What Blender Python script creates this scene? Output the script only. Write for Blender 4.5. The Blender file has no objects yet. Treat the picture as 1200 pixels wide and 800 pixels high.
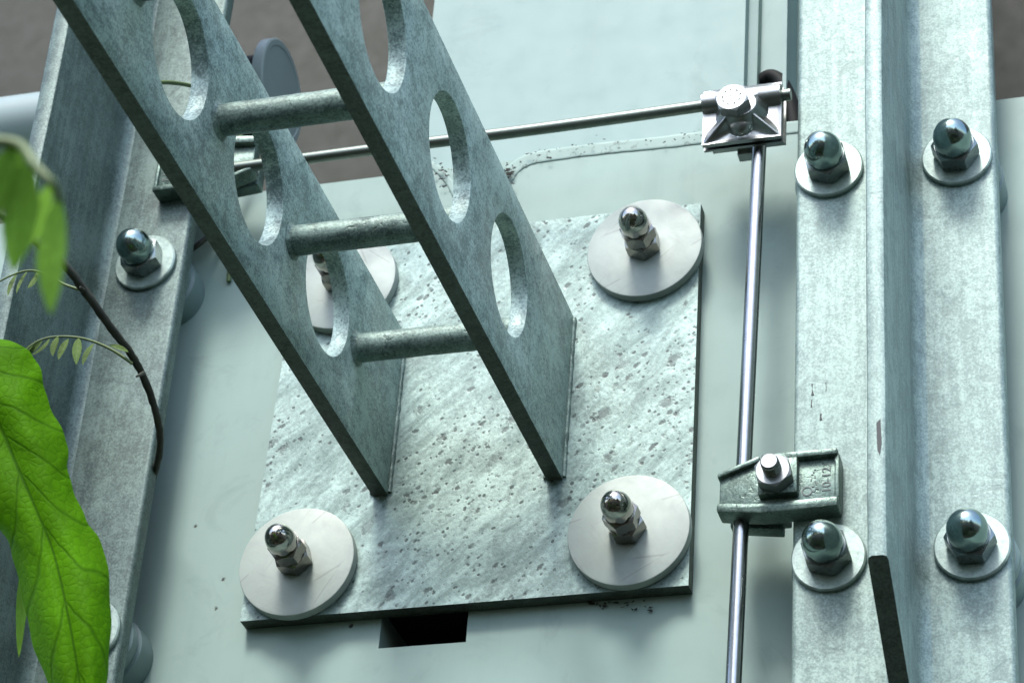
import bpy, bmesh, math, random
from mathutils import Vector, Matrix, noise

random.seed(11)
sc = bpy.context.scene
C = sc.collection

# ------------------------------------------------------------------ camera
YAW, PIT, ROL, FPX = math.radians(18.9023), math.radians(33.3064), math.radians(4.6602), 3132.71
fw = Vector((-math.sin(YAW) * math.cos(PIT), math.cos(YAW) * math.cos(PIT), math.sin(PIT)))
r0 = Vector((math.cos(YAW), math.sin(YAW), 0))
u0 = r0.cross(fw)
rt = math.cos(ROL) * r0 + math.sin(ROL) * u0
up = -math.sin(ROL) * r0 + math.cos(ROL) * u0


def ray(px, py):
    return fw + rt * ((px - 600) / FPX) - up * ((py - 400) / FPX)


CAM = -1.9 * ray(600, 480)


def at(axis, val, px, py):
    """photo pixel -> point on the plane axis = val"""
    d = ray(px, py)
    return CAM + d * ((val - CAM[axis]) / d[axis])


def aty(y, px, py):
    return at(1, y, px, py)


cd = bpy.data.cameras.new('camera')
cam = bpy.data.objects.new('camera', cd)
C.objects.link(cam)
M = Matrix((rt, up, -fw)).transposed().to_4x4()
M.translation = CAM
cam.matrix_world = M
cd.sensor_width = 36
cd.lens = FPX / 1200 * 36
cd.clip_start = 0.01
cd.clip_end = 500
cd.dof.use_dof = True
cd.dof.focus_distance = 1.76
cd.dof.aperture_fstop = 16
sc.camera = cam

# ------------------------------------------------------------------ light
world = bpy.data.worlds.new('World')
sc.world = world
world.use_nodes = True
wn = world.node_tree
SUN = Vector((-0.07, -0.56, 0.83)).normalized()      # towards the sun
sky = wn.nodes.new('ShaderNodeTexSky')
sky.sky_type = 'NISHITA'
sky.sun_disc = False
sky.sun_elevation = math.asin(SUN.z)
sky.sun_rotation = math.atan2(SUN.x, SUN.y)
sky.dust_density = 2.0
sky.air_density = 1.0
sky.ozone_density = 1.0
bg = wn.nodes['Background']
bg.inputs['Strength'].default_value = 0.15
wn.links.new(sky.outputs[0], bg.inputs[0])
sl = bpy.data.lights.new('sun', 'SUN')
sl.energy = 1.4
sl.angle = math.radians(15)
sl.color = (1.0, 0.995, 0.975)
so = bpy.data.objects.new('sun', sl)
C.objects.link(so)
so.rotation_euler = (-SUN).to_track_quat('-Z', 'Y').to_euler()
so.location = (0, -3, 4)

sc.render.engine = 'CYCLES'
vs = sc.view_settings
vs.view_transform = 'Standard'
vs.look = 'None'
vs.exposure = 1.66
vs.gamma = 1
vs.use_curve_mapping = False


# ------------------------------------------------------------------ materials
ALB = .55               # all base colours scaled down to cut bounced light and deepen shade; exposure compensates


class NT:
    def __init__(s, name):
        s.m = bpy.data.materials.new(name)
        s.m.use_nodes = True
        s.t = s.m.node_tree
        s.b = s.t.nodes['Principled BSDF']
        s.out = s.t.nodes['Material Output']
        s.co = s.n('ShaderNodeTexCoord')

    def n(s, typ, **kw):
        nd = s.t.nodes.new(typ)
        for k, v in kw.items():
            setattr(nd, k, v)
        return nd

    def put(s, sock, v):
        if isinstance(v, bpy.types.NodeSocket):
            s.t.links.new(v, sock)
        else:
            sock.default_value = v

    def coord(s, scale=(1, 1, 1), rot=(0, 0, 0), src='Object'):
        mp = s.n('ShaderNodeMapping')
        src_ = s.co.outputs[src]
        if any(rot):                      # turn first, stretch afterwards
            m0 = s.n('ShaderNodeMapping')
            s.t.links.new(src_, m0.inputs[0])
            m0.inputs['Rotation'].default_value = rot
            src_ = m0.outputs[0]
        s.t.links.new(src_, mp.inputs[0])
        mp.inputs['Scale'].default_value = scale
        return mp.outputs[0]

    def noise(s, co, scale, detail=4, rough=.55, dist=0.0):
        nd = s.n('ShaderNodeTexNoise')
        s.put(nd.inputs['Vector'], co)
        nd.inputs['Scale'].default_value = scale
        nd.inputs['Detail'].default_value = detail
        nd.inputs['Roughness'].default_value = rough
        nd.inputs['Distortion'].default_value = dist
        return nd.outputs[0]

    def voro(s, co, scale, feature='F1', rnd=1.0):
        nd = s.n('ShaderNodeTexVoronoi', feature=feature)
        s.put(nd.inputs['Vector'], co)
        nd.inputs['Scale'].default_value = scale
        nd.inputs['Randomness'].default_value = rnd
        return nd

    def ramp(s, fac, lo, hi, a=0.0, b=1.0):
        nd = s.n('ShaderNodeMapRange')
        s.put(nd.inputs[0], fac)
        for i, v in enumerate((lo, hi, a, b)):
            nd.inputs[i + 1].default_value = v
        return nd.outputs[0]

    def math(s, op, a, b=0.0):
        nd = s.n('ShaderNodeMath', operation=op)
        s.put(nd.inputs[0], a)
        s.put(nd.inputs[1], b)
        return nd.outputs[0]

    def mix(s, fac, a, b, mode='MIX'):
        nd = s.n('ShaderNodeMix', data_type='RGBA', blend_type=mode)
        s.put(nd.inputs[0], fac)
        for i, v in ((6, a), (7, b)):
            if isinstance(v, (tuple, list)) and len(v) == 3:
                v = (*v, 1)
            s.put(nd.inputs[i], v)
        return nd.outputs[2]

    def bump(s, h, strength, dist=.001):
        nd = s.n('ShaderNodeBump')
        s.put(nd.inputs['Height'], h)
        nd.inputs['Strength'].default_value = strength
        nd.inputs['Distance'].default_value = dist
        s.t.links.new(nd.outputs[0], s.b.inputs['Normal'])

    def fin(s, col=None, rough=None, metal=None, spec=None, tint=None):
        if col is not None:
            k = [ALB * x for x in (tint or (1, 1, 1))]
            if isinstance(col, tuple):
                col = tuple(c * x for c, x in zip(col, k))
            else:
                col = s.mix(1.0, col, tuple(k), 'MULTIPLY')
            s.put(s.b.inputs['Base Color'], (*col, 1) if isinstance(col, tuple) else col)
        if rough is not None:
            s.put(s.b.inputs['Roughness'], rough)
        if metal is not None:
            s.put(s.b.inputs['Metallic'], metal)
        if spec is not None:
            s.b.inputs['Specular IOR Level'].default_value = spec
        return s.m


def galvanised(name, lo, hi, metal=.55, rough=.45, streak=(260, 260, 9), pits=.0, bump=.25, blotch=26, dark=(.09, .11, .105), pitscale=150):
    t = NT(name)
    co = t.coord()
    a = t.noise(co, blotch, 7, .65, .6)
    st = t.noise(t.coord(streak), 1.0, 5, .6, .3)
    fi = t.noise(co, 620, 4, .7)
    sp = t.voro(co, 210)
    spc = t.n('ShaderNodeSeparateColor')
    t.t.links.new(sp.outputs['Color'], spc.inputs[0])
    k = t.math('ADD', t.math('MULTIPLY', a, .55), t.math('MULTIPLY', st, .45))
    k = t.math('ADD', k, t.ramp(spc.outputs[0], 0, 1, -.05, .05))
    k = t.math('ADD', k, t.ramp(fi, .3, .7, -.19, .19))
    k = t.math('ADD', k, t.ramp(t.noise(co, 7, 3), .3, .7, -.05, .05))
    f = t.ramp(k, .36, .64)
    col = t.mix(f, lo, hi)
    hgt = t.math('ADD', t.math('MULTIPLY', a, .8), t.math('MULTIPLY', fi, .3))
    if pits > 0:
        p1 = t.noise(co, pitscale, 3, .5, .8)
        big = t.noise(co, 21, 3, .5)
        thr = t.math('ADD', p1, t.ramp(big, .3, .7, -.10, .10))
        pf = t.ramp(thr, .60, .68)
        pf = t.math('MULTIPLY', pf, pits)
        col = t.mix(pf, col, dark)
        hgt = t.math('SUBTRACT', hgt, t.math('MULTIPLY', pf, .7))
    rg = t.ramp(a, .3, .7, rough - .08, rough + .12)
    t.bump(hgt, bump, .0012)
    return t.fin(col, rg, metal, None, (.825, 1.0, .90))


def plate_mat():
    t = NT('pitted_galvanised_plate')
    co = t.coord()
    ROT = (0, .75, 0)
    big = t.noise(co, 9, 6, .62, .8)
    mid_ = t.noise(t.coord((34, 60, 95), ROT), 1.0, 8, .68, .8)
    b = t.noise(co, 300, 5, .72, .2)
    k = t.math('ADD', t.math('MULTIPLY', mid_, .5), t.math('MULTIPLY', b, .5))
    k = t.math('ADD', k, t.ramp(big, .3, .7, -.09, .09))
    col = t.mix(t.ramp(k, .38, .60), (.27, .32, .305), (.70, .79, .76))
    # dull smudges drawn out along the rolling direction
    sm = t.noise(t.coord((13, 30, 42), ROT), 1.0, 9, .74, 1.0)
    col = t.mix(t.ramp(sm, .46, .66, 0, .78), col, (.15, .215, .20))
    # soft-edged round pits of several sizes, gathered in patches
    wob = t.noise(co, 160, 4, .65)
    patch = t.ramp(t.noise(co, 13, 3, .6), .38, .62, -.25, .30)
    hgt = k
    for scl, stretch, rad, strength in ((46, (1, 1, 1.5), .22, .62), (105, (1, 1, 1.7), .26, .8), (230, (1, 1, 1.4), .28, .85)):
        v = t.voro(t.coord(tuple(x * scl for x in stretch), ROT), 1.0)
        vc = t.n('ShaderNodeSeparateColor')
        t.t.links.new(v.outputs['Color'], vc.inputs[0])
        on = t.ramp(t.math('ADD', vc.outputs[0], patch), .62, .78)
        dd = t.math('ADD', v.outputs['Distance'], t.ramp(wob, .3, .7, -.20, .20))
        dd = t.math('ADD', dd, t.ramp(vc.outputs[1], 0, 1, -.08, .12))
        f = t.math('MULTIPLY', t.ramp(dd, rad * .55, rad * 1.25, strength, 0), on)
        col = t.mix(f, col, (.05, .062, .058))
        hgt = t.math('SUBTRACT', hgt, t.math('MULTIPLY', f, .4))
    ru = t.ramp(t.noise(co, 26, 2, .5), .76, .80, 0, .35)
    col = t.mix(ru, col, (.42, .30, .24))
    t.bump(hgt, .38, .0012)
    return t.fin(col, t.ramp(b, .3, .7, .36, .58), .3, None, (.83, 1.0, .93))


def paint(name, base, dark, rough=.55, speck=True, dirt=0.0):
    t = NT(name)
    co = t.coord()
    a = t.noise(co, 6, 6, .6, .4)
    fi = t.noise(co, 420, 4, .6)
    md = t.noise(co, 45, 5, .6)
    col = t.mix(t.ramp(a, .35, .7), base, tuple(c * .90 for c in base))
    col = t.mix(t.ramp(md, .55, .8, 0, .18), col, dark)
    if speck:
        v = t.voro(co, 38)
        vc = t.n('ShaderNodeSeparateColor')
        t.t.links.new(v.outputs['Color'], vc.inputs[0])
        dd = t.math('ADD', v.outputs['Distance'], t.ramp(fi, .3, .7, -.03, .03))
        s1 = t.ramp(dd, .045, .075, 1, 0)
        s2 = t.ramp(vc.outputs[0], .80, .84)
        col = t.mix(t.math('MULTIPLY', s1, s2), col, (.05, .06, .05))
    if speck:
        ru = t.noise(t.coord((45, 45, 2.2)), 1.0, 5, .6, .2)
        col = t.mix(t.math('MULTIPLY', t.ramp(ru, .52, .75, 0, .4), t.ramp(a, .4, .65)), col, dark)
        gm = t.noise(co, 13, 8, .7, 1.0)
        col = t.mix(t.ramp(gm, .56, .76, 0, .5), col, tuple(x * .8 for x in dark))
    if dirt > 0:
        d1 = t.noise(co, 190, 4, .6, 1.0)
        d2 = t.noise(co, 24, 3, .5)
        d = t.ramp(t.math('ADD', d1, t.ramp(d2, .3, .7, -.12, .12)), .62, .68)
        col = t.mix(t.math('MULTIPLY', d, dirt), col, (.04, .035, .025))
    t.bump(t.math('ADD', t.math('MULTIPLY', md, .25), t.math('MULTIPLY', fi, .5)), .10, .0006)
    return t.fin(col, t.ramp(md, .3, .7, rough - .04, rough + .08), 0, .3)


def metal(name, col, rough, metallic=1.0, scratch=.03, tint=None):
    t = NT(name)
    co = t.coord()
    a = t.noise(co, 120, 5, .6)
    s = t.noise(t.coord((900, 60, 900)), 1, 3, .6)
    c = t.mix(t.ramp(a, .35, .75), col, tint or tuple(x * .75 for x in col))
    t.bump(t.math('ADD', a, s), scratch, .0006)
    return t.fin(c, t.ramp(a, .3, .7, max(.02, rough - .04), rough + .07), metallic)


def washer_mat():
    t = NT('satin_stainless_washer')
    co = t.coord()
    a = t.noise(co, 60, 6, .65, .5)
    gr = t.noise(t.coord((30, 900, 500), (0, .5, 0)), 1, 3, .6)
    col = t.mix(t.ramp(a, .35, .72), (.575, .665, .59), (.48, .56, .50))
    col = t.mix(t.ramp(gr, .64, .74, 0, .35), col, (.30, .31, .28))
    v = t.voro(t.coord((55, 1, 9), (0, .35, 0)), 1.0, 'DISTANCE_TO_EDGE')
    m = t.ramp(v.outputs['Distance'], .0, .025, .4, 0)
    m = t.math('MULTIPLY', m, t.ramp(t.noise(co, 40, 2), .5, .6))
    col = t.mix(m, col, (.2, .2, .18))
    t.bump(t.math('ADD', gr, a), .08, .0006)
    return t.fin(col, t.ramp(a, .3, .7, .5, .62), .12)


def leaf_mat(name, base, vein, nv=9, trans=.45):
    t = NT(name)
    uv = t.n('ShaderNodeSeparateXYZ')
    t.t.links.new(t.co.outputs['UV'], uv.inputs[0])
    uu = t.math('ABSOLUTE', t.math('SUBTRACT', uv.outputs[0], .5))
    vv = uv.outputs[1]
    co = t.coord()
    wob = t.noise(co, 35, 3)
    ph = t.math('ADD', t.math('MULTIPLY', t.math('SUBTRACT', vv, t.math('MULTIPLY', uu, .42)), nv), t.math('MULTIPLY', wob, .35))
    tri = t.math('ABSOLUTE', t.math('SUBTRACT', t.math('FRACT', ph), .5))
    side = t.ramp(tri, .0, .07, 1, 0)
    mid = t.ramp(uu, .006, .022, 1, 0)
    net = t.voro(co, 190, 'DISTANCE_TO_EDGE')
    nf = t.ramp(net.outputs['Distance'], .0, .10, .25, 0)
    v = t.math('MAXIMUM', t.math('MAXIMUM', t.math('MULTIPLY', side, .8), mid), nf)
    a = t.noise(co, 30, 5)
    c = t.mix(t.ramp(a, .32, .7), tuple(min(1, x * 1.12) for x in base), tuple(x * .62 for x in base))
    c = t.mix(t.ramp(t.noise(co, 210, 3), .70, .76, 0, .5), c, tuple(x * .4 for x in base))
    c = t.mix(t.math('MULTIPLY', v, .7), c, vein)
    t.bump(t.math('ADD', t.math('MULTIPLY', net.outputs['Distance'], .7), t.math('SUBTRACT', 0.0, v)), .4, .0012)
    t.fin(c, .6, 0, .07)
    tr = t.n('ShaderNodeBsdfTranslucent')
    t.t.links.new(t.mix(1.0, c, (ALB, ALB, ALB), 'MULTIPLY'), tr.inputs[0])
    mx = t.n('ShaderNodeMixShader')
    mx.inputs[0].default_value = trans
    t.t.links.new(t.b.outputs[0], mx.inputs[1])
    t.t.links.new(tr.outputs[0], mx.inputs[2])
    t.t.links.new(mx.outputs[0], t.out.inputs[0])
    return t.m


MAT = dict(
    wall=paint('pale_wall_paint', (.435, .605, .53), (.29, .41, .36)),
    column=paint('pale_column_paint', (.43, .605, .56), (.335, .465, .435)),
    bead=paint('sealant', (.435, .605, .535), (.29, .41, .36), .55, False, .35),
    back=paint('olive_board', (.046, .050, .030), (.034, .038, .022), .6, False),
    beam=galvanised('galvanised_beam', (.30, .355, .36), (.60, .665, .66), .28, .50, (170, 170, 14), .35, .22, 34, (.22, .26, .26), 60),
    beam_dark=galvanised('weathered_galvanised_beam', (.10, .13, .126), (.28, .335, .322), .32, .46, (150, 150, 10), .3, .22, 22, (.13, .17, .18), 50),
    stringer=galvanised('galvanised_stringer', (.25, .31, .31), (.84, .92, .91), .25, .44, (170, 60, 170), .12, .2, 30, (.2, .24, .24), 60),
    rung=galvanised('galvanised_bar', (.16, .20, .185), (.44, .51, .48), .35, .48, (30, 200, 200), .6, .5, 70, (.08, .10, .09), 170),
    plate=plate_mat(),
    clamp=galvanised('cast_zinc', (.13, .165, .15), (.30, .355, .335), .6, .38, (120, 120, 120), .5, .4, 60, (.10, .12, .11), 240),
    xclamp=metal('cast_stainless', (.66, .69, .66), .30, 1.0, .06),
    rod=metal('stainless_rod', (.66, .68, .66), .22, 1.0, .04),
    rod_dull=metal('dull_rod', (.34, .40, .34), .34, .9, .06),
    washer=washer_mat(),
    zwasher=galvanised('zinc_washer', (.52, .55, .54), (.74, .77, .76), .5, .42, (90, 90, 90), .3, .15, 90, (.25, .26, .25), 160),
    chrome=metal('polished_stainless_nut', (.78, .76, .68), .09, 1.0, .015),
    hexdark=metal('stainless_hex', (.50, .50, .44), .22, 1.0, .05),
    zinc=metal('zinc_plated_nut', (.52, .68, .64), .16, 1.0, .02),
    zinchex=metal('zinc_plated_hex', (.40, .46, .44), .24, 1.0, .05),
    head=metal('stainless_bolt_head', (.58, .63, .62), .42, 1.0, .04),
    dirt=NT('dark_dirt').fin((.035, .036, .028), .9, 0),
    rubber=NT('black_rubber').fin((.010, .012, .011), .65, 0, .15),
    spacer=paint('grey_spacer_plastic', (.26, .38, .36), (.14, .20, .18), .35, False),
    pipe=paint('pale_pipe_paint', (.42, .54, .53), (.28, .35, .34), .35, False),
    stamp=NT('stamped_grey').fin((.16, .20, .19), .6, .2),
    mark=NT('dark_mark').fin((.05, .06, .06), .6, .2),
    edge=galvanised('shaded_cut_edge', (.07, .08, .062), (.16, .175, .145), .15, .6, (90, 90, 90), .5, .4, 120, (.05, .05, .035), 200),  # dark cut metal, with the shade of the undersides put into its colour
    black=NT('dark_cavity').fin((.02, .02, .018), .9, 0),
    leaf=leaf_mat('broad_leaf', (.17, .48, .004), (.030, .12, .002), 8, .45),
    near=leaf_mat('young_leaf', (.32, .62, .08), (.17, .38, .03), 6, .5),
    leaflet=leaf_mat('leaflet_green', (.24, .37, .11), (.5, .6, .3), 5, .4),
    stem=metal('vine_bark', (.045, .05, .022), .55, 0, .3, (.02, .02, .012)),
    stemg=metal('green_stem', (.13, .22, .04), .5, 0, .1),
    ground=NT('ground_earth').fin((.035, .033, .022), .95, 0),
    shrub=NT('shrub_leaf').fin((.035, .06, .015), .6, 0),
)


# ------------------------------------------------------------------ mesh helpers
def obj(name, bm, mat, parent=None, smooth=None, **props):
    bmesh.ops.recalc_face_normals(bm, faces=bm.faces)
    me = bpy.data.meshes.new(name)
    bm.to_mesh(me)
    bm.free()
    o = bpy.data.objects.new(name, me)
    C.objects.link(o)
    me.materials.append(MAT[mat] if isinstance(mat, str) else mat)
    if smooth is not None:
        me.shade_smooth()
        me.set_sharp_from_angle(angle=math.radians(smooth))
    if parent:
        o.parent = parent
    for k, v in props.items():
        o[k] = v
    return o


def thing(name, label, cat, loc=(0, 0, 0), group=None):
    o = bpy.data.objects.new(name, None)
    o.empty_display_size = .02
    C.objects.link(o)
    o.location = loc
    o['label'] = label
    o['category'] = cat
    if group:
        o['group'] = group
    return o


def bevel(bm, w, seg=2, ang=40):
    ed = [e for e in bm.edges if len(e.link_faces) == 2 and e.calc_face_angle(0) > math.radians(ang)]
    bmesh.ops.bevel(bm, geom=ed, offset=w, segments=seg, affect='EDGES', profile=.5, clamp_overlap=True)


def edge_faces(o, test, mat='edge'):
    o.data.materials.append(MAT[mat])
    for p in o.data.polygons:
        if test(p.normal, p.center):
            p.material_index = 1
    return o


def box(bm, x0, x1, y0, y1, z0, z1):
    vs_ = [bm.verts.new((x, y, z)) for x in (x0, x1) for y in (y0, y1) for z in (z0, z1)]
    for f in ((0, 1, 3, 2), (4, 6, 7, 5), (0, 4, 5, 1), (2, 3, 7, 6), (0, 2, 6, 4), (1, 5, 7, 3)):
        bm.faces.new([vs_[i] for i in f])


def prism(bm, poly, f0, f1):
    """poly: 2d points; f0 / f1 map a 2d point to the two end positions"""
    a = [bm.verts.new(f0(p)) for p in poly]
    b = [bm.verts.new(f1(p)) for p in poly]
    n = len(poly)
    bm.faces.new(a)
    bm.faces.new(list(reversed(b)))
    for i in range(n):
        bm.faces.new((a[i], b[i], b[(i + 1) % n], a[(i + 1) % n]))


def lathe(bm, prof, seg=48, rad=None):
    """prof: (radius, height) with height along -Y; closed at the axis"""
    rings = []
    for r, h in prof:
        if r < 1e-7:
            rings.append([bm.verts.new((0, -h, 0))])
        else:
            rings.append([bm.verts.new((r * math.cos(2 * math.pi * i / seg), -h, r * math.sin(2 * math.pi * i / seg))) for i in range(seg)])
    for a, b in zip(rings, rings[1:]):
        for i in range(seg):
            j = (i + 1) % seg
            q = [a[i % len(a)], a[j % len(a)], b[j % len(b)], b[i % len(b)]]
            q2 = []
            for v in q:
                if v not in q2:
                    q2.append(v)
            if len(q2) > 2:
                bm.faces.new(q2)


def hexnut(bm, af, h0, h1, chamf=(1, 1), rot=0.0, seg=72, hole=0.0):
    """hexagon along -Y with chamfered corners"""
    a = af / 2
    rc = a * .97
    rings = []

    def ring(fr, fh):
        rg = []
        for i in range(seg):
            th = 2 * math.pi * i / seg
            k = (th + math.pi / 6) % (math.pi / 3) - math.pi / 6
            rh = a / math.cos(k)
            r = fr(rh)
            rg.append(bm.verts.new((r * math.cos(th + rot), -fh(rh), r * math.sin(th + rot))))
        rings.append(rg)
    t = math.tan(math.radians(30))
    if hole:
        ring(lambda r: hole, lambda r: h0)
    if chamf[0]:
        ring(lambda r: rc, lambda r: h0)
        ring(lambda r: r, lambda r: h0 + (r - rc) * t)
    else:
        ring(lambda r: r, lambda r: h0)
    if chamf[1]:
        ring(lambda r: r, lambda r: h1 - (r - rc) * t)
        ring(lambda r: rc, lambda r: h1)
    else:
        ring(lambda r: r, lambda r: h1)
    if hole:
        ring(lambda r: hole, lambda r: h1)
    for p, q in zip(rings, rings[1:]):
        for i in range(seg):
            j = (i + 1) % seg
            bm.faces.new((p[i], p[j], q[j], q[i]))
    if not hole:
        bm.faces.new(rings[0])
        bm.faces.new(list(reversed(rings[-1])))


def spline(pts, n=8):
    P = [Vector(p) for p in pts]
    out = []
    for i in range(len(P) - 1):
        p0, p1, p2, p3 = P[max(i - 1, 0)], P[i], P[i + 1], P[min(i + 2, len(P) - 1)]
        for k in range(n):
            t = k / n
            out.append(.5 * ((2 * p1) + (p2 - p0) * t + (2 * p0 - 5 * p1 + 4 * p2 - p3) * t * t + (3 * p1 - p0 - 3 * p2 + p3) * t ** 3))
    out.append(P[-1])
    return out


def tube(bm, path, rad, seg=12, jit=0.0):
    n = len(path)
    rings = []
    d0 = (path[1] - path[0]).normalized()
    a = d0.cross(Vector((0, 1, 0)) if abs(d0.y) < .9 else Vector((0, 0, 1))).normalized()
    for i, p in enumerate(path):
        d = (path[min(i + 1, n - 1)] - path[max(i - 1, 0)]).normalized()
        a = (a - d * a.dot(d)).normalized()
        b = d.cross(a).normalized()
        r = rad(i / (n - 1)) if callable(rad) else rad
        rings.append([bm.verts.new(p + (a * math.cos(2 * math.pi * k / seg) + b * math.sin(2 * math.pi * k / seg)) * r * (1 + jit * (noise.noise(p * 300 + Vector((k, 0, 0))))))
                      for k in range(seg)])
    for a, b in zip(rings, rings[1:]):
        for k in range(seg):
            bm.faces.new((a[k], a[(k + 1) % seg], b[(k + 1) % seg], b[k]))
    bm.faces.new(rings[0])
    bm.faces.new(list(reversed(rings[-1])))


# ------------------------------------------------------------------ the setting
GZ = -2.4
WY = 0.0125           # face of the painted wall
TOPZ = 0.235
bm = bmesh.new()
box(bm, -120, 120, -150, 90, GZ - .3, GZ)
obj('ground', bm, 'ground', kind='structure')

# painted wall with a small dark opening behind the foot of the base plate
wall = thing('wall', 'pale blue-grey painted wall that the bracket plate is bolted to', 'wall', (0, WY, GZ))
bm = bmesh.new()
s0, s1 = aty(WY, 447, 726), aty(WY, 549, 716)
sx0, sx1, sz1, sz0 = s0.x, s1.x, -.146, -.176
W0, W1, D = -3.0, 3.0, .16
box(bm, W0, sx0, 0, D, 0, TOPZ - GZ)
box(bm, sx1, W1, 0, D, 0, TOPZ - GZ)
box(bm, sx0, sx1, 0, D, sz1 - GZ, TOPZ - GZ)
box(bm, sx0, sx1, 0, D, 0, sz0 - GZ)
bmesh.ops.remove_doubles(bm, verts=bm.verts, dist=1e-5)
# drop inner coincident faces
seen = {}
for f in list(bm.faces):
    key = tuple(round(c, 4) for c in f.calc_center_median())
    seen.setdefault(key, []).append(f)
for k, fs in seen.items():
    if len(fs) > 1:
        bmesh.ops.delete(bm, geom=fs, context='FACES_ONLY')
edge_faces(obj('wall_face', bm, 'wall', wall), lambda n, c: abs(n.y) < .5 and sx0 - .001 < c.x < sx1 + .001 and sz0 - GZ - .001 < c.z < sz1 - GZ + .001, 'black')
bm = bmesh.new()
box(bm, sx0 - .01, sx1 + .01, D - .03, D - .02, sz0 - GZ - .01, sz1 - GZ + .01)
obj('slot_back', bm, 'black', wall)

# painted column rising behind the wall top, stepped on its right side
col = thing('column', 'pale blue painted column above the wall, stepped along its right edge', 'column', (0, WY, TOPZ))
cx0 = aty(WY, 494, 120).x
xs = [aty(WY, p, 100).x for p in (870, 882, 912, 918, 936)]
bm = bmesh.new()
H = 1.6
prof = [(cx0, .004), (xs[0], .004), (xs[0] + .001, .012), (xs[1], .014), (xs[1] + .001, .022), (xs[2], .022), (xs[2] + .001, .010), (xs[3], .010),
        (xs[3] + .001, .045), (xs[4] + .02, .045), (xs[4] + .02, .12), (cx0, .12)]
prism(bm, prof, lambda p: (p[0], p[1], -.02), lambda p: (p[0], p[1], H))
obj('shaft', bm, 'column', col)
# filler bead along the joint
bm = bmesh.new()
pp = [aty(WY - .001, *p) for p in ((590, 222), (594, 208), (603, 196), (618, 187), (640, 182), (700, 174), (760, 168), (830, 160), (890, 153), (945, 147))]
pth = [Vector((p.x, -.0005, p.z - TOPZ)) for p in spline(pp, 10)]
tube(bm, pth, lambda t: .0058 * (1 + .10 * noise.noise(Vector((t * 30, 0, 0)))) * min(1, .35 + t * 6), 14, .05)
for v in bm.verts:
    v.co.y = max(-.0005, (v.co.y + .0005) * .4) - .0002
obj('sealant_bead', bm, 'bead', col, 180)
bm = bmesh.new()
pp = [aty(WY - .001, *p) for p in ((496, 188), (506, 193), (516, 201), (526, 213), (534, 228))]
pth = [Vector((p.x, -.0005, p.z - TOPZ)) for p in spline(pp, 8)]
tube(bm, pth, lambda t: .003 * (1 + .3 * noise.noise(Vector((t * 30, 3, 0)))), 10, .25)
for v in bm.verts:
    v.co.y = max(-.0005, (v.co.y + .0005) * .4) - .0002
obj('sealant_bead', bm, 'bead', col, 180)

# debris caught on the joint
bm = bmesh.new()


def chip(c, s):
    vs_ = []
    sx_ = random.uniform(.6, 2.6)
    for k in range(6):
        vs_.append(bm.verts.new(c + Vector((random.uniform(-1, 1) * s * sx_, random.uniform(-.5, .2) * s, random.uniform(-1, 1) * s))))
    try:
        bmesh.ops.convex_hull(bm, input=vs_)
    except Exception:
        pass


for k in range(110):
    q = random.random() ** 2.2
    pts = [(592, 214), (600, 199), (616, 187), (645, 178), (700, 172), (800, 161), (830, 158)]
    i = min(int(q * 6), 5)
    fr = q * 6 - i
    px = pts[i][0] * (1 - fr) + pts[i + 1][0] * fr + random.gauss(0, 3)
    py = pts[i][1] * (1 - fr) + pts[i + 1][1] * fr + random.gauss(0, 4 if q > .15 else 6) - 2
    w = aty(WY - .004, px, py)
    chip(w, random.uniform(.0004, .0011) * (1.9 if q < .10 else 1))
for k in range(26):
    w = aty(WY - .003, random.gauss(519, 8), random.gauss(205, 8))
    chip(w, random.uniform(.0006, .0016))
for k in range(26):
    w = aty(WY - .0015, random.uniform(690, 765), random.gauss(709, 3.0))
    chip(w, random.uniform(.0005, .0014))
o = obj('dirt_crumbs', bm, 'dirt', kind='stuff', label='dark crumbs of dirt caught along the painted joint', category='dirt')

# olive board in the recess behind
bm = bmesh.new()
box(bm, -3, 3, .62, .66, GZ, 2.6)
o = obj('back_board', bm, 'back', label='dull olive board set back above the painted wall', category='board')

# ------------------------------------------------------------------ T beams with their bolts
YF = -.035
FT = .012


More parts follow.
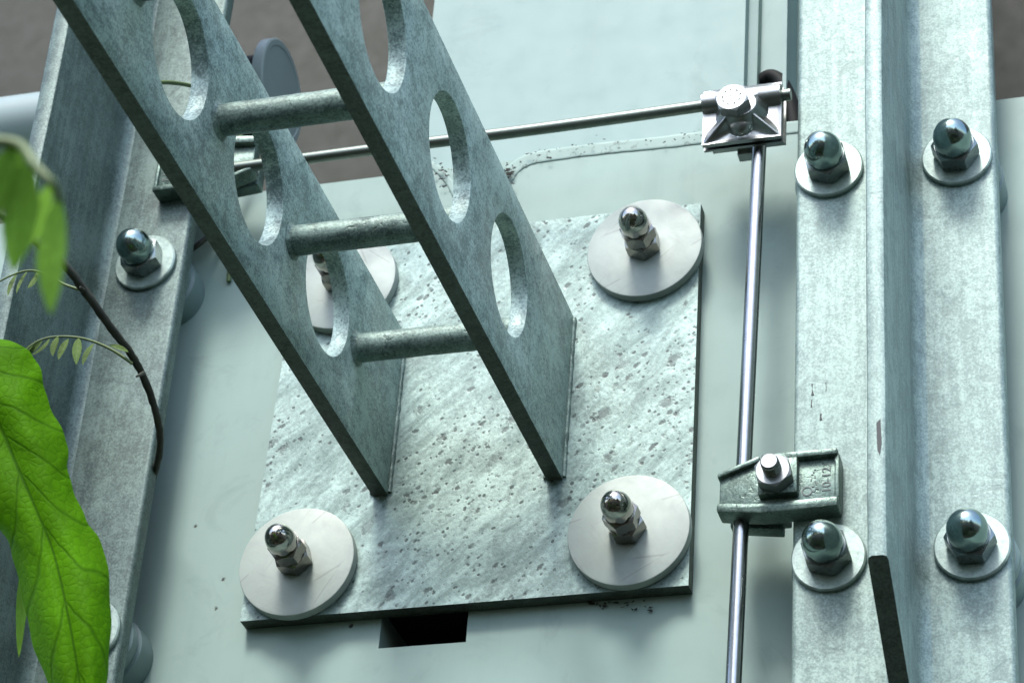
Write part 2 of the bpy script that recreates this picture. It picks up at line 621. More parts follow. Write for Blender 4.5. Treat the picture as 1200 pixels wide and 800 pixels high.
def t_beam(name, label, x0, x1, w0, w1, yfront, zcut, slope, z0, z1, mat):
    t = thing(name, label, 'steel beam', (0, 0, 0), 'galvanised T-section beams on the wall')
    bm = bmesh.new()
    r = .0035
    prof = [(x0, YF + FT), (x0, YF + r)]
    prof += [(x0 + r - r * math.cos(a), YF + r - r * math.sin(a)) for a in [math.radians(d) for d in (22, 45, 68)]]
    prof += [(x0 + r, YF), (x1 - r, YF)]
    prof += [(x1 - r + r * math.sin(a), YF + r - r * math.cos(a)) for a in [math.radians(d) for d in (22, 45, 68)]]
    prof += [(x1, YF + r), (x1, YF + FT)]
    n = 40
    rings = []
    for i in range(n + 1):
        z = z0 + (z1 - z0) * i / n
        dx = .0005 * noise.noise(Vector((z * 9, x0 * 20, 0)))
        rings.append([bm.verts.new((p[0] + dx, p[1], z)) for p in prof])
    for a, b in zip(rings, rings[1:]):
        for k in range(len(prof)):
            j = (k + 1) % len(prof)
            bm.faces.new((a[k], a[j], b[j], b[k]))
    bm.faces.new(rings[0])
    bm.faces.new(list(reversed(rings[-1])))
    obj('flange', bm, mat, t, 35)
    bm = bmesh.new()
    R = .013
    pr = []
    e = .0028
    yb = YF + .001
    for a in (90, 75, 60, 45, 30, 15, 0):
        A = math.radians(a)
        pr.append((w1 + R - R * math.cos(math.radians(90) - A) if False else w1 + R * (1 - math.cos(A)), yb - R * (1 - math.sin(A))))
    pr += [(w1, yfront + e), (w1 - e * .3, yfront + e * .3), (w1 - e, yfront), (w0 + e, yfront), (w0 + e * .3, yfront + e * .3), (w0, yfront + e)]
    for a in (0, 15, 30, 45, 60, 75, 90):
        A = math.radians(a)
        pr.append((w0 - R * (1 - math.cos(A)), yb - R * (1 - math.sin(A))))
    rings = []
    for i in range(n + 1):
        rg = []
        for p in pr:
            zb = zcut + slope * (p[1] - yfront)
            z = zb + (z1 - zb) * i / n
            dx = .0006 * noise.noise(Vector((z * 11, 4, p[1] * 4)))
            rg.append(bm.verts.new((p[0] + dx, p[1], z)))
        rings.append(rg)
    for a, b in zip(rings, rings[1:]):
        for k in range(len(pr)):
            j = (k + 1) % len(pr)
            bm.faces.new((a[k], a[j], b[j], b[k]))
    bm.faces.new(rings[0])
    bm.faces.new(list(reversed(rings[-1])))
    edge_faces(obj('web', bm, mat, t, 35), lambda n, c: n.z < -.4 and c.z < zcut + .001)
    return t


cf, cb = at(0, .2918, 1039, 645), at(0, .2918, 1053, 730)
slope = (cb.z - cf.z) / (cb.y - cf.y)
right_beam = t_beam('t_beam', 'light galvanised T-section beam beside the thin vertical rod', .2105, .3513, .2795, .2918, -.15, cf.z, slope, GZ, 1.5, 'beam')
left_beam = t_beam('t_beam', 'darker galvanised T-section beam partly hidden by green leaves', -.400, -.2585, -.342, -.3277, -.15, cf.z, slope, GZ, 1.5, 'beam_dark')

# scuffs on the right beam
bm = bmesh.new()
for (px, py, w, h) in ((952, 456, .0012, .009), (968, 453, .0012, .007), (951, 472, .0014, .006), (962, 488, .001, .005)):
    c = aty(YF - .0003, px, py)
    pts = [(c.x + random.uniform(-w, w) * .5 + s * w / 2, c.z + q * h) for s, q in ((-1, -.5), (-.6, 0), (-1, .5), (1, .5), (.7, .1), (1, -.5))]
    prism(bm, pts, lambda p: (p[0], YF - .0004, p[1]), lambda p: (p[0], YF + .0005, p[1]))
obj('scuff_mark', bm, 'mark', right_beam)
bm = bmesh.new()
c = aty(-.15, 1031, 512)
pts = [(c.x - .002, c.z + .010), (c.x + .0005, c.z + .013), (c.x + .0012, c.z - .004), (c.x, c.z - .013), (c.x - .0015, c.z - .009)]
prism(bm, pts, lambda p: (p[0], -.1504, p[1]), lambda p: (p[0], -.149, p[1]))
obj('scuff_mark', bm, 'mark', right_beam)


def beam_bolt(px, py, label, rot, spacer_r=.0275):
    p = aty(YF, px, py)
    t = thing('cap_nut_bolt', label, 'bolt', (p.x, YF, p.z), 'domed bolts through the T-section beams')
    bm = bmesh.new()
    ro, ri, h = .0245, .011, .0042
    lathe(bm, [(ri, -.0002), (ro - .0006, -.0002), (ro, .0006), (ro, h - .0009), (ro - .0010, h), (ri, h)], 64)
    w = obj('washer', bm, 'zwasher', t, 40)
    w.rotation_euler = (random.uniform(-.01, .01), 0, random.uniform(-.01, .01))
    bm = bmesh.new()
    hexnut(bm, .0282, h + .0001, h + .0135, (1, 1), rot)
    obj('hex_collar', bm, 'zinchex', t, 25)
    bm = bmesh.new()
    R, h0, hc = .0132, h + .0128, h + .0205
    pr = [(R * .985, h0), (R, h0 + .0008), (R, hc)] + [(R * math.cos(math.radians(a)), hc + R * 1.14 * math.sin(math.radians(a))) for a in range(6, 90, 6)] + [(0, hc + R * 1.14)]
    lathe(bm, pr, 56)
    obj('dome', bm, 'zinc', t, 50)
    bm = bmesh.new()
    yb = -(WY - YF) - .0
    lathe(bm, [(0, -(FT + .0003)), (spacer_r - .002, -(FT + .0003)), (spacer_r, -(FT + .002)), (spacer_r, -(FT + .009)), (spacer_r - .0015, -(FT + .0105)), (spacer_r - .0015, -(FT + .013)),
               (spacer_r + .001, -(FT + .0145)), (spacer_r + .001, yb + .0003), (0, yb + .0003)], 56)
    obj('spacer', bm, 'spacer', t, 40)
    return t


beam_bolt(972, 200, 'domed bolt on the light beam, between the square rod clamp and the beam web', .2)
beam_bolt(1122, 186, 'domed bolt on the light beam beside its outer edge, high up', .45)
beam_bolt(1140, 642, 'domed bolt on the light beam, level with the cut end of its web', .5)
beam_bolt(972, 655, 'domed bolt on the light beam just below the cast rod clamp', .25)
beam_bolt(172, 310, 'domed bolt with white washer on the darker beam beside the vine', .12)
p = aty(YF, 104, 741)
beam_bolt(104, 741, 'domed bolt on the darker beam mostly hidden behind the broad leaf', .4)

# ------------------------------------------------------------------ the bracket
br = thing('ladder_bracket', 'galvanised bracket with two holed side plates joined by round bars on a square base plate', 'bracket', (0, 0, 0))
PT = .012
bm = bmesh.new()
corners = [(-.1875, -.1535), (.1335, -.1525), (.1325, .1635), (-.180, .166)]
prism(bm, corners, lambda p: (p[0], 0, p[1]), lambda p: (p[0], PT, p[1]))
bevel(bm, .0008, 2)
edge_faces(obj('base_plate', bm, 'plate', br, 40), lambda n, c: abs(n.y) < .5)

ZB, ZT = -.062, .0748
HP, HY0, HR, NH = .1313, -.1493, .0415, 6
TH = .0118


def stringer(xface):
    """plate between x = xface - TH and xface, standing out of the base plate"""
    bm = bmesh.new()
    zc = (ZB + ZT) / 2 + .0022
    ends = [-.0002, HY0 + HP / 2]
    quads = []

    def cell(y0, y1, yc):
        # angles incl. corners
        A = [2 * math.pi * i / 64 for i in range(64)]
        for cx, cz in ((y0, ZB), (y0, ZT), (y1, ZB), (y1, ZT)):
            A.append(math.atan2(cz - zc, cx - yc) % (2 * math.pi))
        A = sorted(set(round(a, 6) for a in A))
        inn, outp = [], []
        for a in A:
            c, s = math.cos(a), math.sin(a)
            ts = []
            if abs(c) > 1e-9:
                ts += [(y0 - yc) / c, (y1 - yc) / c]
            if abs(s) > 1e-9:
                ts += [(ZB - zc) / s, (ZT - zc) / s]
            t = min(x for x in ts if x > 1e-9)
            outp.append((yc + c * t, zc + s * t))
            inn.append((yc + c * HR, zc + s * HR))
        n = len(A)
        vf = [[bm.verts.new((x, p[0], p[1])) for p in lst] for x in (xface, xface - TH) for lst in (inn, outp)]
        fi, fo, bi, bo = vf
        for i in range(n):
            j = (i + 1) % n
            bm.faces.new((fi[i], fi[j], fo[j], fo[i]))
            bm.faces.new((bi[j], bi[i], bo[i], bo[j]))
            bm.faces.new((fi[j], fi[i], bi[i], bi[j]))
            zz = (outp[i][1] + outp[j][1]) / 2
            if abs(zz - ZB) < 1e-6 or abs(zz - ZT) < 1e-6:
                bm.faces.new((fo[i], fo[j], bo[j], bo[i]))
    y = HY0 + HP / 2
    # solid foot
    fv = [[bm.verts.new((x, yy, z)) for yy in (-.0002, y) for z in (ZB, ZT)] for x in (xface, xface - TH)]
    a, b = fv
    bm.faces.new((a[0], a[1], a[3], a[2]))
    bm.faces.new((b[0], b[2], b[3], b[1]))
    bm.faces.new((a[0], a[2], b[2], b[0]))
    bm.faces.new((a[1], b[1], b[3], a[3]))
    bm.faces.new((a[0], b[0], b[1], a[1]))
    for k in range(NH):
        cell(y - HP * (k + 1), y - HP * k, HY0 - HP * k)
    ye = y - HP * NH
    e = [bm.verts.new(c) for c in ((xface, ye, ZB), (xface, ye, ZT), (xface - TH, ye, ZT), (xface - TH, ye, ZB))]
    bm.faces.new(e)
    bmesh.ops.remove_doubles(bm, verts=bm.verts, dist=2e-5)
    bmesh.ops.recalc_face_normals(bm, faces=bm.faces)
    bevel(bm, .0007, 2, 50)
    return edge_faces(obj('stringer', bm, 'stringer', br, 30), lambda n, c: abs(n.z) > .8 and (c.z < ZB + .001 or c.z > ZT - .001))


XR, XL = .0415, -.0868
stringer(XR)
stringer(XL)
for k in range(6):
    yk = -.0887 - .1296 * k
    bm = bmesh.new()
    path = [Vector((XL + .0003 + (XR - TH - XL - .0006) * i / 24, yk, .005)) for i in range(25)]
    tube(bm, path, .0102, 36, .03)
    obj('rung', bm, 'rung', br, 40)
    for s, x in ((1, XL), (-1, XR - TH)):
        bm = bmesh.new()
        ring = []
        n = 40
        for i in range(n):
            a = 2 * math.pi * i / n
            w = .0028 * (1 + .45 * noise.noise(Vector((math.cos(a) * 3, math.sin(a) * 3, k + s))))
            c, sn = math.cos(a), math.sin(a)
            ring.append([bm.verts.new((x + s * dx, yk + c * r, .005 + sn * r)) for r, dx in ((.0100, w), (.0102 + w * .35, w * .45), (.0102 + w, .0002), (.0100, .0002))])
        for i in range(n):
            p, q = ring[i], ring[(i + 1) % n]
            for m_ in range(4):
                bm.faces.new((p[m_], p[(m_ + 1) % 4], q[(m_ + 1) % 4], q[m_]))
        obj('weld', bm, 'rung', br, 60)
for x, s in ((XR, 1), (XL, 1), (XR - TH, -1), (XL - TH, -1)):
    bm = bmesh.new()
    path = [Vector((x + s * .0003, -.0006, ZB + .002 + (ZT - ZB - .004) * i / 60)) for i in range(61)]
    tube(bm, path, lambda t: .0019 * (1 + .35 * noise.noise(Vector((t * 18, x * 50, 0)))), 12, .12)
    obj('weld', bm, 'rung', br, 60)


def anchor(x, z, label, rot):
    t = thing('anchor_bolt', label, 'bolt', (x, 0, z), 'domed anchor bolts at the base plate corners')
    bm = bmesh.new()
    ro, ri, h = .0428, .0085, .0080
    lathe(bm, [(ri, .0003), (ro - .0006, .0003), (ro, .0009), (ro, h - .0010), (ro - .0003, h - .0003), (ro - .0010, h), (ri, h)], 96)
    w = obj('washer', bm, 'washer', t, 30)
    w.rotation_euler = (0, random.uniform(0, 6), 0)
    bm = bmesh.new()
    hexnut(bm, .0232, h + .0001, h + .0125, (1, 1), rot)
    obj('hex_nut', bm, 'hexdark', t, 25)
    bm = bmesh.new()
    b0 = h + .0127
    hexnut(bm, .0222, b0, b0 + .0115, (1, 1), rot + .35)
    c = obj('cap_nut', bm, 'hexdark', t, 25)
    bm = bmesh.new()
    R, h0 = .0106, b0 + .0112
    hc = b0 + .0185
    pr = [(R * .97, h0), (R, h0 + .0007), (R, hc)] + [(R * math.cos(math.radians(a)), hc + R * 1.28 * math.sin(math.radians(a))) for a in range(6, 90, 6)] + [(0, hc + R * 1.28)]
    lathe(bm, pr, 56)
    obj('dome', bm, 'chrome', c, 50)
    return t


anchor(.0935, .1238, 'domed anchor bolt on round white washer at the plate corner near the square rod clamp', .1)
anchor(.0922, -.1105, 'domed anchor bolt on round washer at the plate corner near the cast rod clamp', .5)
anchor(-.1475, -.1135, 'domed anchor bolt on scratched round washer at the plate corner facing the broad leaf', .3)
anchor(-.140, .1245, 'domed anchor bolt on round washer seen through a hole of the bracket', .2)

# ------------------------------------------------------------------ lightning rods and clamps
VY, HYR = -.037, -.0475
a, b = aty(VY, 889.5, 180), aty(VY, 863, 728)
d = (b - a) / (b.z - a.z)
bm = bmesh.new()
tube(bm, [a + d * z for z in (.048, .03, 0, -.05, -.1, -.15, -.2, -.25, -.3, -.35, -.4, -.6, -1, GZ - a.z)], .0052, 28)
obj('vertical_rod', bm, 'rod', None, 40, label='thin stainless rod running down the wall between two clamps', category='rod')
a, b = aty(HYR, 822, 124.5), aty(HYR, 440, 175)
bm = bmesh.new()
d = (b - a).normalized()
L = (b - a).length
path = [a - d * .066, a - d * .03] + [a + d * (L * 1.0 * i / 12) + Vector((0, 0, -.0012 * math.sin(i / 12 * math.pi))) for i in range(13)]
e = path[-1]
path += [e + d * .06, e + d * .115]
tube(bm, path, .0044, 28)
obj('horizontal_rod', bm, 'rod_dull', None, 40, label='dull thin rod running across behind the bracket to the square clamp', category='rod')

# square cross clamp
cc = aty(-.051, 869.5, 133)
xc = thing('cross_clamp', 'shiny square cast clamp joining the two thin rods under a hex bolt', 'clamp', (cc.x, -.0505, cc.z))
U, V = .0288, .0245
wb = .0125


def hfield(u, v):
    a_, b_ = u / U, v / V
    r = max(abs(a_), abs(b_))
    dg = abs(abs(a_) - abs(b_))
    h = .0028 * max(0, (r - .9) / .1) * .25
    h = max(h, .0128 * max(0, 1 - r ** 1.25) * math.exp(-(dg / (.20 + .15 * (1 - r))) ** 2))
    h = max(h, .0115 * max(0, min(1, (.66 - math.hypot(a_, b_)) / .22)) ** .8)
    q = (v - wb) / .0085
    if abs(q) < 1:
        h = max(h, .0085 * math.sqrt(1 - q * q))
    # round saddle below the bolt
    q = math.hypot(u / .011, (v + .008) / .012)
    if q < 1:
        h = max(h, .0085 * math.sqrt(1 - q * q))
    return h


bm = bmesh.new()
nu, nv = 84, 72
g = [[bm.verts.new((-U + 2 * U * i / nu, -hfield(-U + 2 * U * i / nu, -V + 2 * V * j / nv), -V + 2 * V * j / nv)) for j in range(nv + 1)] for i in range(nu + 1)]
for i in range(nu):
    for j in range(nv):
        bm.faces.new((g[i][j], g[i + 1][j], g[i + 1][j + 1], g[i][j + 1]))
edge = [g[i][0] for i in range(nu)] + [g[nu][j] for j in range(nv)] + [g[i][nv] for i in range(nu, 0, -1)] + [g[0][j] for j in range(nv, 0, -1)]
lo = [bm.verts.new((v.co.x, .003, v.co.z)) for v in edge]
for i in range(len(edge)):
    j = (i + 1) % len(edge)
    bm.faces.new((edge[i], edge[j], lo[j], lo[i]))
obj('front_plate', bm, 'xclamp', xc, 42)
bm = bmesh.new()
box(bm, -U, U, .0062, .0085, -V, V)
bevel(bm, .0008)
obj('middle_plate', bm, 'xclamp', xc, 40)
bm = bmesh.new()
box(bm, -U + .003, U - .001, .0195, .0225, -V + .009, V - .001)
bevel(bm, .0008)
box(bm, -.008, .008, .0225, .031, -.019, -.006)
obj('back_plate', bm, 'xclamp', xc, 40)
bm = bmesh.new()
hexnut(bm, .0222, .0108, .0200, (1, 1), .28)
hd = obj('bolt_head', bm, 'head', xc, 25)
hd.location = (-.0035, 0, .0005)
bm = bmesh.new()
for k in range(9):
    an = 2 * math.pi * k / 9 + .2
    for q in range(3):
        c = Vector((math.cos(an) * .0066 + random.uniform(-.0006, .0006), 0, math.sin(an) * .0066 + random.uniform(-.0006, .0006)))
        w, h = random.choice(((.00025, .0009), (.0008, .00025), (.0005, .0004)))
        box(bm, c.x - w, c.x + w, -.02025, -.0199, c.z - h, c.z + h)
for sx in (-.0018, .0012):
    box(bm, sx, sx + .0004, -.02025, -.0199, -.0012, .0014)
    box(bm, sx + .0004, sx + .0016, -.02025, -.0199, .0010, .0014)
obj('head_marks', bm, 'stamp', hd)


# cast beam clamps
def text_part(body, size, loc, roty, parent, mat, depth=.0002):
    cu = bpy.data.curves.new('stamp', 'FONT')
    cu.body = body
    cu.size = size
    cu.extrude = depth
    cu.align_x = 'CENTER'
    cu.align_y = 'CENTER'
    tmp = bpy.data.objects.new('stamp_tmp', cu)
    C.objects.link(tmp)
    dg = bpy.context.evaluated_depsgraph_get()
    me = bpy.data.meshes.new_from_object(tmp.evaluated_get(dg))
    bpy.data.objects.remove(tmp)
    me.name = 'stamped_marks'
    me.transform(Matrix.Rotation(math.radians(90), 4, 'X'))
    me.transform(Matrix.Rotation(roty, 4, 'Y'))
    o = bpy.data.objects.new('stamped_marks', me)
    C.objects.link(o)
    me.materials.clear()
    me.materials.append(MAT[mat])
    o.parent = parent
    o.location = loc
    return o


def beam_clamp(label, loc, roty):
    t = thing('rod_clamp', label, 'clamp', loc, 'cast clamps gripping the beam flanges')
    t.rotation_euler = (0, roty, 0)

    def slab(bm, poly, n0, n1, bv=.0012):
        b2 = bmesh.new()
        prism(b2, poly, lambda p: (p[0], -n0, p[1]), lambda p: (p[0], -n1, p[1]))
        bmesh.ops.recalc_face_normals(b2, faces=b2.faces)
        bevel(b2, bv, 2)
        me = bpy.data.meshes.new('t')
        b2.to_mesh(me)
        b2.free()
        bm.from_mesh(me)
        bpy.data.meshes.remove(me)
    bm = bmesh.new()
    # floor of the casting
    slab(bm, [(-.039, -.0205), (-.039, .0085), (-.0125, .0190), (.0395, .0192), (.0400, -.0232), (-.010, -.0242)], .0005, .0115)
    # rims
    slab(bm, [(-.0105, .0148), (-.0105, .0200), (.0402, .0202), (.0402, .0155)], .0004, .0165, .0014)
    slab(bm, [(-.0395, -.0212), (-.0395, -.0145), (-.012, -.0172), (.0406, -.0165), (.0406, -.0240), (-.010, -.0250)], .0003, .0172, .0018)
    slab(bm, [(-.0400, .0055), (-.0400, .0095), (-.0120, .0202), (-.0120, .0158)], .0002, .0150, .0014)
    slab(bm, [(.0378, -.020), (.0378, .018), (.0409, .018), (.0409, -.020)], .0006, .0140, .0010)
    obj('body', bm, 'clamp', t, 40)
    bm = bmesh.new()
    slab(bm, [(-.0118, -.0120), (-.0118, .0150), (.0142, .0146), (.0142, -.0122)], .0100, .0185, .0012)
    obj('square_boss', bm, 'clamp', t, 40)
    bm = bmesh.new()
    hexnut(bm, .0225, .0186, .0290, (1, 1), .2)
    o = obj('hex_nut', bm, 'head', t, 25)
    bm = bmesh.new()
    prf = [(0, .0180)] + [(.0062, .0180), (.0062, .0292)]
    hh = .0292
    while hh < .0372:
        prf += [(.0056, hh + .0004), (.0062, hh + .0010)]
        hh += .0012
    prf += [(.0060, .0390), (.0052, .0400), (0, .0400)]
    lathe(bm, prf, 40)
    o2 = obj('stud', bm, 'rod', t, 30)
    bm = bmesh.new()
    slab(bm, [(-.036, -.019), (-.036, .007), (-.001, .010), (-.001, -.024)], -.020, -.0085, .0015)
    slab(bm, [(.001 - .009, -.020), (-.009 + .001, .008), (.0045, .008), (.0045, -.020)], -.0150, .0004, .001)
    obj('lower_jaw', bm, 'clamp', t, 40)
    # stamped writing
    text_part('10-12', .0085, (.0325, -.0117, -.001), math.radians(-90), t, 'stamp')
    bm = bmesh.new()
    n = 20
    ring = [[bm.verts.new((.0195 + r * math.cos(2 * math.pi * i / n), -hh_, -.0085 + r * math.sin(2 * math.pi * i / n))) for r, hh_ in ((.0027, .0112), (.0027, .0119), (.0035, .0119), (.0035, .0112))] for i in range(n)]
    for i in range(n):
        p_, q_ = ring[i], ring[(i + 1) % n]
        for k in range(4):
            bm.faces.new((p_[k], p_[(k + 1) % 4], q_[(k + 1) % 4], q_[k]))
    for k in range(10):
        x, z = .0235 + random.uniform(-.001, .0015) - .0 * k, -.009 + k * .0018
        w, h = random.choice(((.0008, .00025), (.0003, .0007), (.0006, .0003)))
        x += random.choice((-.0012, .0012)) * (k % 2)
        box(bm, x - w, x + w, -.0119, -.0112, z - h, z + h)
    obj('stamped_ring', bm, 'stamp', t)
    return t


p = aty(-.050, 905, 558)
beam_clamp('cast grey clamp with hex nut gripping the light beam and the vertical rod', (p.x + .003, YF, p.z - .003), 0)
zl = aty(HYR, 300, 195).z
beam_clamp('cast clamp on the darker beam partly hidden behind the bracket side plate', (-.247, YF, zl + .006), math.pi)

# black hose end by the square clamp
bm = bmesh.new()
hp = [(880, 110, .040), (890, 97, .036), (902, 90, .034), (913, 95, .033), (920, 107, .032), (925, 121, .031), (930, 142, .031), (934, 168, .031)]
tube(bm, spline([aty(y, px, py) for px, py, y in hp], 8), lambda t: .0048 + .0030 * t, 20)
obj('black_hose', bm, 'rubber', None, 60, label='short black hose bending over the wall top beside the square clamp', category='hose')

# pale pipe with a round end flange in the recess
pc = Vector((-.262, .10, .409))
pf = thing('pale_pipe', 'pale horizontal pipe ending in a round flange behind the darker beam', 'pipe', pc)
bm = bmesh.new()
tube(bm, [Vector((x, 0, 0)) for x in (-2.6, -1, -.3, -.1, -.001)], .0290, 40)
obj('barrel', bm, 'pipe', pf, 40)
bm = bmesh.new()
lathe(bm, [(0, -.010), (.046, -.010), (.047, -.009), (.047, -.001), (.0455, 0), (.041, 0), (.040, -.0006), (0, -.0006)], 64)
bmesh.ops.rotate(bm, verts=bm.verts, cent=(0, 0, 0), matrix=Matrix.Rotation(math.radians(90), 3, 'Z'))
obj('end_flange', bm, 'pipe', pf, 30)
bm = bmesh.new()
lathe(bm, [(0, -.040), (.034, -.040), (.035, -.039), (.035, -.019), (.034, -.018), (0, -.018)], 56)
bmesh.ops.rotate(bm, verts=bm.verts, cent=(0, 0, 0), matrix=Matrix.Rotation(math.radians(90), 3, 'Z'))
obj('collar', bm, 'rubber', pf, 30)


# ------------------------------------------------------------------ plants
def leaf(name, base, tip, wdir, hw, mat, parent, droop=.0, fold=.15, wave=.0, n=26, m=10, shape=1.0, seed=0):
    """base, tip: points; wdir: rough width direction; hw: half width"""
    ax = tip - base
    L = ax.length
    ax = ax.normalized()
    wd = (wdir - ax * wdir.dot(ax)).normalized()
    nm = ax.cross(wd).normalized()
    if nm.dot(CAM - base) < 0:
        nm = -nm
    bm = bmesh.new()
    uvl = bm.loops.layers.uv.new('UVMap')
    g = []
    for i in range(n + 1):
        t = i / n
        w = hw * (math.sin(math.pi * t ** (shape)) ** .75) + hw * .02
        row = []
        for j in range(-m, m + 1):
            s = j / m
            wv = 1 + wave * noise.noise(Vector((t * 7, (1 if s > 0 else -1) * 5 + seed, 1.3)))
            p = base + ax * (L * t) + wd * (s * w * wv)
            p += nm * (fold * abs(s) * w - droop * L * (t ** 2) + wave * .25 * hw * noise.noise(Vector((t * 6, s * 2.5, seed + 7.7))) * abs(s))
            p += nm * (.02 * hw * math.sin(t * 58 - abs(s) * 12) * abs(s) if wave else 0)
            row.append((bm.verts.new(p), (.5 + s * .5, t)))
        g.append(row)
    for i in range(n):
        for j in range(2 * m):
            q = (g[i][j], g[i][j + 1], g[i + 1][j + 1], g[i + 1][j])
            f = bm.faces.new([k[0] for k in q])
            for lp, k in zip(f.loops, q):
                lp[uvl].uv = k[1]
    return obj(name, bm, mat, parent, 180)


# climbing vine in front of and behind the dark beam
vine = thing('climbing_vine', 'thin brown vine with small drooping leaflets curving over the darker beam', 'vine', (-.62, -.25, GZ))
VO = vine.location


def vp(y, px, py):
    return aty(y, px, py) - VO


bm = bmesh.new()
pts = [Vector((0, 0, 0)), Vector((-.02, .0, 1.2)), Vector((.02, -.02, 2.4)), vp(-.215, -60, 215), vp(-.205, 0, 250), vp(-.19, 40, 281), vp(-.17, 75, 310), vp(-.15, 100, 342), vp(-.125, 130, 384), vp(-.10, 155, 417),
       vp(-.075, 174, 456), vp(-.055, 186, 498), vp(-.040, 187, 530), vp(-.015, 177, 566), vp(.0, 165, 590)]
tube(bm, spline(pts, 9), lambda t: .0036 - .0012 * t, 10, .25)
obj('stem', bm, 'stem', vine, 60)
SP = [((100, 342), -.15, [(98, 341), (75, 333), (55, 322), (36, 317), (15, 322), (-10, 335)], -.16,
       [((45, 317), (33, 340), 4), ((33, 317), (18, 342), 4), ((20, 320), (8, 345), 4), ((60, 325), (52, 338), 2)]),
      ((155, 425), -.10, [(155, 426), (135, 412), (112, 401), (88, 395), (60, 395), (40, 402), (24, 416)], -.13,
       [((128, 404), (150, 411), 4), ((110, 402), (96, 426), 5), ((92, 396), (89, 425), 6), ((80, 397), (68, 420), 5), ((68, 394), (61, 416), 5.5), ((58, 396), (38, 418), 5),
        ((50, 398), (33, 416), 4), ((40, 402), (27, 417), 4), ((33, 406), (22, 420), 3.5)])]
for (b0, y0, path, y1, lfs) in SP:
    bm = bmesh.new()
    n = len(path)
    tube(bm, spline([vp(y0 + (y1 - y0) * i / (n - 1), *p) for i, p in enumerate(path)], 6), lambda t: .0012 - .0006 * t, 8)
    tw = obj('twig', bm, 'stemg', vine, 60)
    for k, (a, b, w) in enumerate(lfs):
        A, B = vp(y1 + .01, *a), vp(y1 + random.uniform(-.004, .012), *b)
        leaf('leaflet', A, B, rt * 1.0 + up * .2 + fw * random.uniform(-.9, .5), w * .00055, 'leaflet', tw, .05, .5, 0, 10, 3)
for (px, py, qx, qy) in ((168, 437, 160, 441), (100, 342, 94, 336)):
    bm = bmesh.new()
    tube(bm, [vp(-.09 if px > 150 else -.15, px, py), vp(-.10 if px > 150 else -.16, qx, qy)], lambda t: .0016 - .0008 * t, 8)
    obj('bud', bm, 'stem', vine, 60)

# thin tendrils around the bracket
td = thing('vine_tendril', 'thin green tendril showing through the holed side plate', 'vine', aty(.02, 276, 300))
o_ = td.location
for pts, r, mt in (([(.010, 268, 330), (.0, 274, 235), (-.008, 279, 190), (-.012, 284, 150), (-.02, 292, 110)], .0019, 'stemg'), ([(-.006, 277, 205), (-.006, 287, 188), (-.005, 297, 181), (-.004, 304, 186)], .0011, 'stemg')):
    bm = bmesh.new()
    tube(bm, spline([aty(y, px, py) - o_ for y, px, py in pts], 6), r, 8)
    obj('shoot', bm, mt, td, 60)
bm = bmesh.new()
tube(bm, spline([aty(y, px, py) - o_ for y, px, py in ((.004, 190, 320), (.0, 215, 299), (-.004, 233, 286), (.0, 250, 270), (.004, 268, 240))], 6), .0022, 8)
obj('shoot', bm, 'stem', td, 60)
tk = thing('bent_twig', 'short bent twig crossing the topmost visible hole of the bracket', 'twig', at(0, XL - .03, 186, 98))
o_ = tk.location
bm = bmesh.new()
tube(bm, spline([at(0, XL - .03 + dx, px, py) - o_ for dx, px, py in ((.0, 184, 97), (.0, 200, 97), (.0, 225, 101), (-.005, 262, 112))], 6), .0014, 8)
obj('shoot', bm, 'stemg', tk, 60)

# broad green leaf
bl = thing('broad_leaf_plant', 'broad bright green leaf with dark veins in front of the darker beam', 'plant', (-.55, -.42, GZ))
o_ = Vector((-.55, -.42, GZ))
LY = -.34
base = aty(LY - .02, -30, 398) - o_
mid = [(-30, 398), (-22, 440), (-8, 480), (8, 515), (21, 547), (42, 595), (64, 651), (81, 727), (92, 790), (100, 850), (105, 884)]
rgt = [(-26, 394), (20, 402), (45, 427), (57, 472), (78, 516), (81, 558), (100, 606), (123, 648), (130, 727), (123, 812), (107, 884)]
lft = [(-34, 402), (-90, 440), (-100, 500), (-85, 545), (-55, 580), (-18, 605), (8, 632), (24, 690), (42, 765), (74, 835), (103, 886)]
S = [spline([(x, y, 0) for x, y in l], 9) for l in (lft, mid, rgt)]
bm = bmesh.new()
uvl = bm.loops.layers.uv.new('UVMap')
NN = len(S[1])
grid = []
for i in range(NN):
    t = i / (NN - 1)
    row = []
    for j in range(-14, 15):
        q = j / 14
        e = S[2][i] if q > 0 else S[0][i]
        c = S[1][i]
        aq = abs(q)
        px = c.x + (e.x - c.x) * aq
        py = c.y + (e.y - c.y) * aq + 26 * (aq - aq * aq) * math.sin(math.pi * t)
        edge_w = .8 * aq ** 3 * math.sin(i * .95 + (2 if q > 0 else 0))
        depth = LY - .02 + .05 * t - .018 * aq + .030 * aq * aq + .0009 * math.cos((t * 8 - .42 * aq * 1.0) * 2 * math.pi) * aq * (1 - .4 * aq)
        depth += .003 * noise.noise(Vector((t * 5, q * 2, 4.2)))
        row.append((bm.verts.new(aty(depth, px + edge_w, py) - o_), (.5 + q * .5, t)))
    grid.append(row)
for i in range(NN - 1):
    for j in range(28):
        q = (grid[i][j], grid[i][j + 1], grid[i + 1][j + 1], grid[i + 1][j])
        f = bm.faces.new([k[0] for k in q])
        for lp, k in zip(f.loops, q):
            lp[uvl].uv = k[1]
obj('leaf', bm, 'leaf', bl, 180)
bm = bmesh.new()
tube(bm, spline([Vector((0, 0, 0)), Vector((-.03, .02, 1.2)), base + Vector((-.10, 0, .02)), base + Vector((-.05, 0, .03)), base], 10), lambda t: .005 - .003 * t, 10)
obj('stalk', bm, 'stemg', bl, 60)
b2, t2 = aty(LY + .06, 30, 640) - o_, aty(LY + .05, 22, 770) - o_
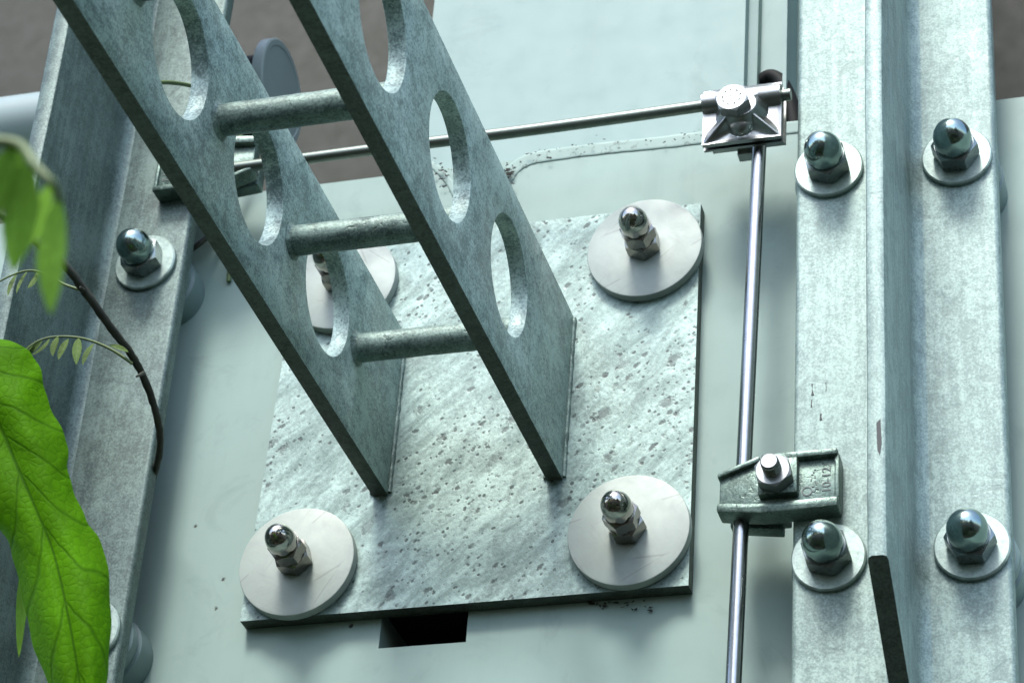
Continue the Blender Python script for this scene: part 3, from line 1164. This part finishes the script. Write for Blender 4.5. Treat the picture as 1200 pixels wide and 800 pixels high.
leaf('leaf', b2, t2, rt, .0032, 'near', bl, .0, .3, .1, 14, 4, 1.0, 5)

# soft leaves hanging close to the lens
sg = thing('hanging_sprig', 'blurred bright green leaves hanging from a sprig close to the lens', 'plant', (-.35, -.95, GZ))
o_ = Vector((-.35, -.95, GZ))


def nr(dist, px, py):
    return CAM + ray(px, py) * dist - o_


ND = .80
bm = bmesh.new()
tube(bm, spline([nr(ND + .1, -420, 1500), nr(ND + .05, -330, 900), nr(ND + .02, -220, 420), nr(ND, -120, 230), nr(ND, -50, 175), nr(ND, 17, 168), nr(ND - .01, 42, 195), nr(ND - .015, 62, 216), nr(ND - .01, 72, 236)], 8), lambda t: .0032 - .0022 * t, 10)
obj('stem', bm, 'stemg', sg, 60)
for (a, b, w, rr, dz) in (((34, 186), (15, 318), 15, (1, .1, .1), 0), ((58, 214), (14, 312), 14, (.8, .1, .8), .02), ((70, 230), (55, 366), 15, (.8, .4, -.3), -.02), ((66, 232), (46, 322), 8, (.5, .2, .9), .02),
                          ((22, 172), (2, 240), 12, (.9, .3, 0), .01), ((16, 168), (-30, 280), 14, (1, .1, .3), .0)):
    leaf('leaf', nr(ND + dz * .5, *a), nr(ND + dz, *b), rt * rr[0] + up * rr[1] + fw * rr[2], w * .00034, 'near', sg, .06, .3, .12, 20, 5, .95, a[0])


# ------------------------------------------------------------------ shrubs added below to cut ground bounce; trees opposite (mirrored in the domes)
def leaf_mass(name, blobs, n, size, mat, label, cat, trunk=()):
    rnd = random.Random(5)
    vs_, fs_ = [], []
    for k in range(n):
        c, r = blobs[rnd.randrange(len(blobs))]
        d = Vector((rnd.gauss(0, 1), rnd.gauss(0, 1), rnd.gauss(0, 1))).normalized() * (rnd.random() ** .4)
        p = Vector(c) + Vector((d.x * r[0], d.y * r[1], d.z * r[2]))
        a = Vector((rnd.gauss(0, 1), rnd.gauss(0, 1), rnd.gauss(0, .6))).normalized()
        b = a.cross(Vector((rnd.gauss(0, 1), rnd.gauss(0, 1), rnd.gauss(0, 1)))).normalized()
        s_ = size * rnd.uniform(.6, 1.4)
        i = len(vs_)
        vs_ += [p - a * s_, p + b * s_ * .4, p + a * s_, p - b * s_ * .4]
        fs_.append((i, i + 1, i + 2, i + 3))
    for (x, y, z0, z1, r) in trunk:
        i = len(vs_)
        for z, rr in ((z0, r), (z1, r * .5)):
            for q in range(8):
                vs_.append(Vector((x + rr * math.cos(q * math.pi / 4), y + rr * math.sin(q * math.pi / 4), z)))
        for q in range(8):
            fs_.append((i + q, i + (q + 1) % 8, i + 8 + (q + 1) % 8, i + 8 + q))
    me = bpy.data.meshes.new(name)
    me.from_pydata([tuple(v) for v in vs_], [], fs_)
    me.materials.append(MAT[mat])
    o = bpy.data.objects.new(name, me)
    C.objects.link(o)
    o['label'], o['category'], o['kind'] = label, cat, 'stuff'
    return o


rq = random.Random(3)
bl_ = [((rq.uniform(-3.2, 3.2), rq.uniform(-3.6, -.45), GZ + .30), (.5, .45, rq.uniform(.45, .7))) for _ in range(46)]
leaf_mass('bounce_block_shrubs', bl_, 26000, .055, 'shrub', 'added low shrubs, out of view, blocking light bounced off the ground', 'shrubs')  # unseen shrubs, added to keep ground light off the undersides
bt, tr = [], []
for k in range(9):
    x, y = -7.5 + k * 1.9 + rq.uniform(-.5, .5), rq.uniform(-9, -6.5)
    h = rq.uniform(2.8, 5.0)
    tr.append((x, y, GZ, GZ + h * .8, .12))
    for q in range(7):
        bt.append(((x + rq.uniform(-.9, .9), y + rq.uniform(-.9, .9), GZ + h * rq.uniform(.4, 1.0)), (rq.uniform(.5, 1.0), rq.uniform(.5, 1.0), rq.uniform(.4, .8))))
leaf_mass('tree_line', bt, 26000, .14, 'shrub', 'row of leafy garden trees standing opposite the wall', 'trees', tr)
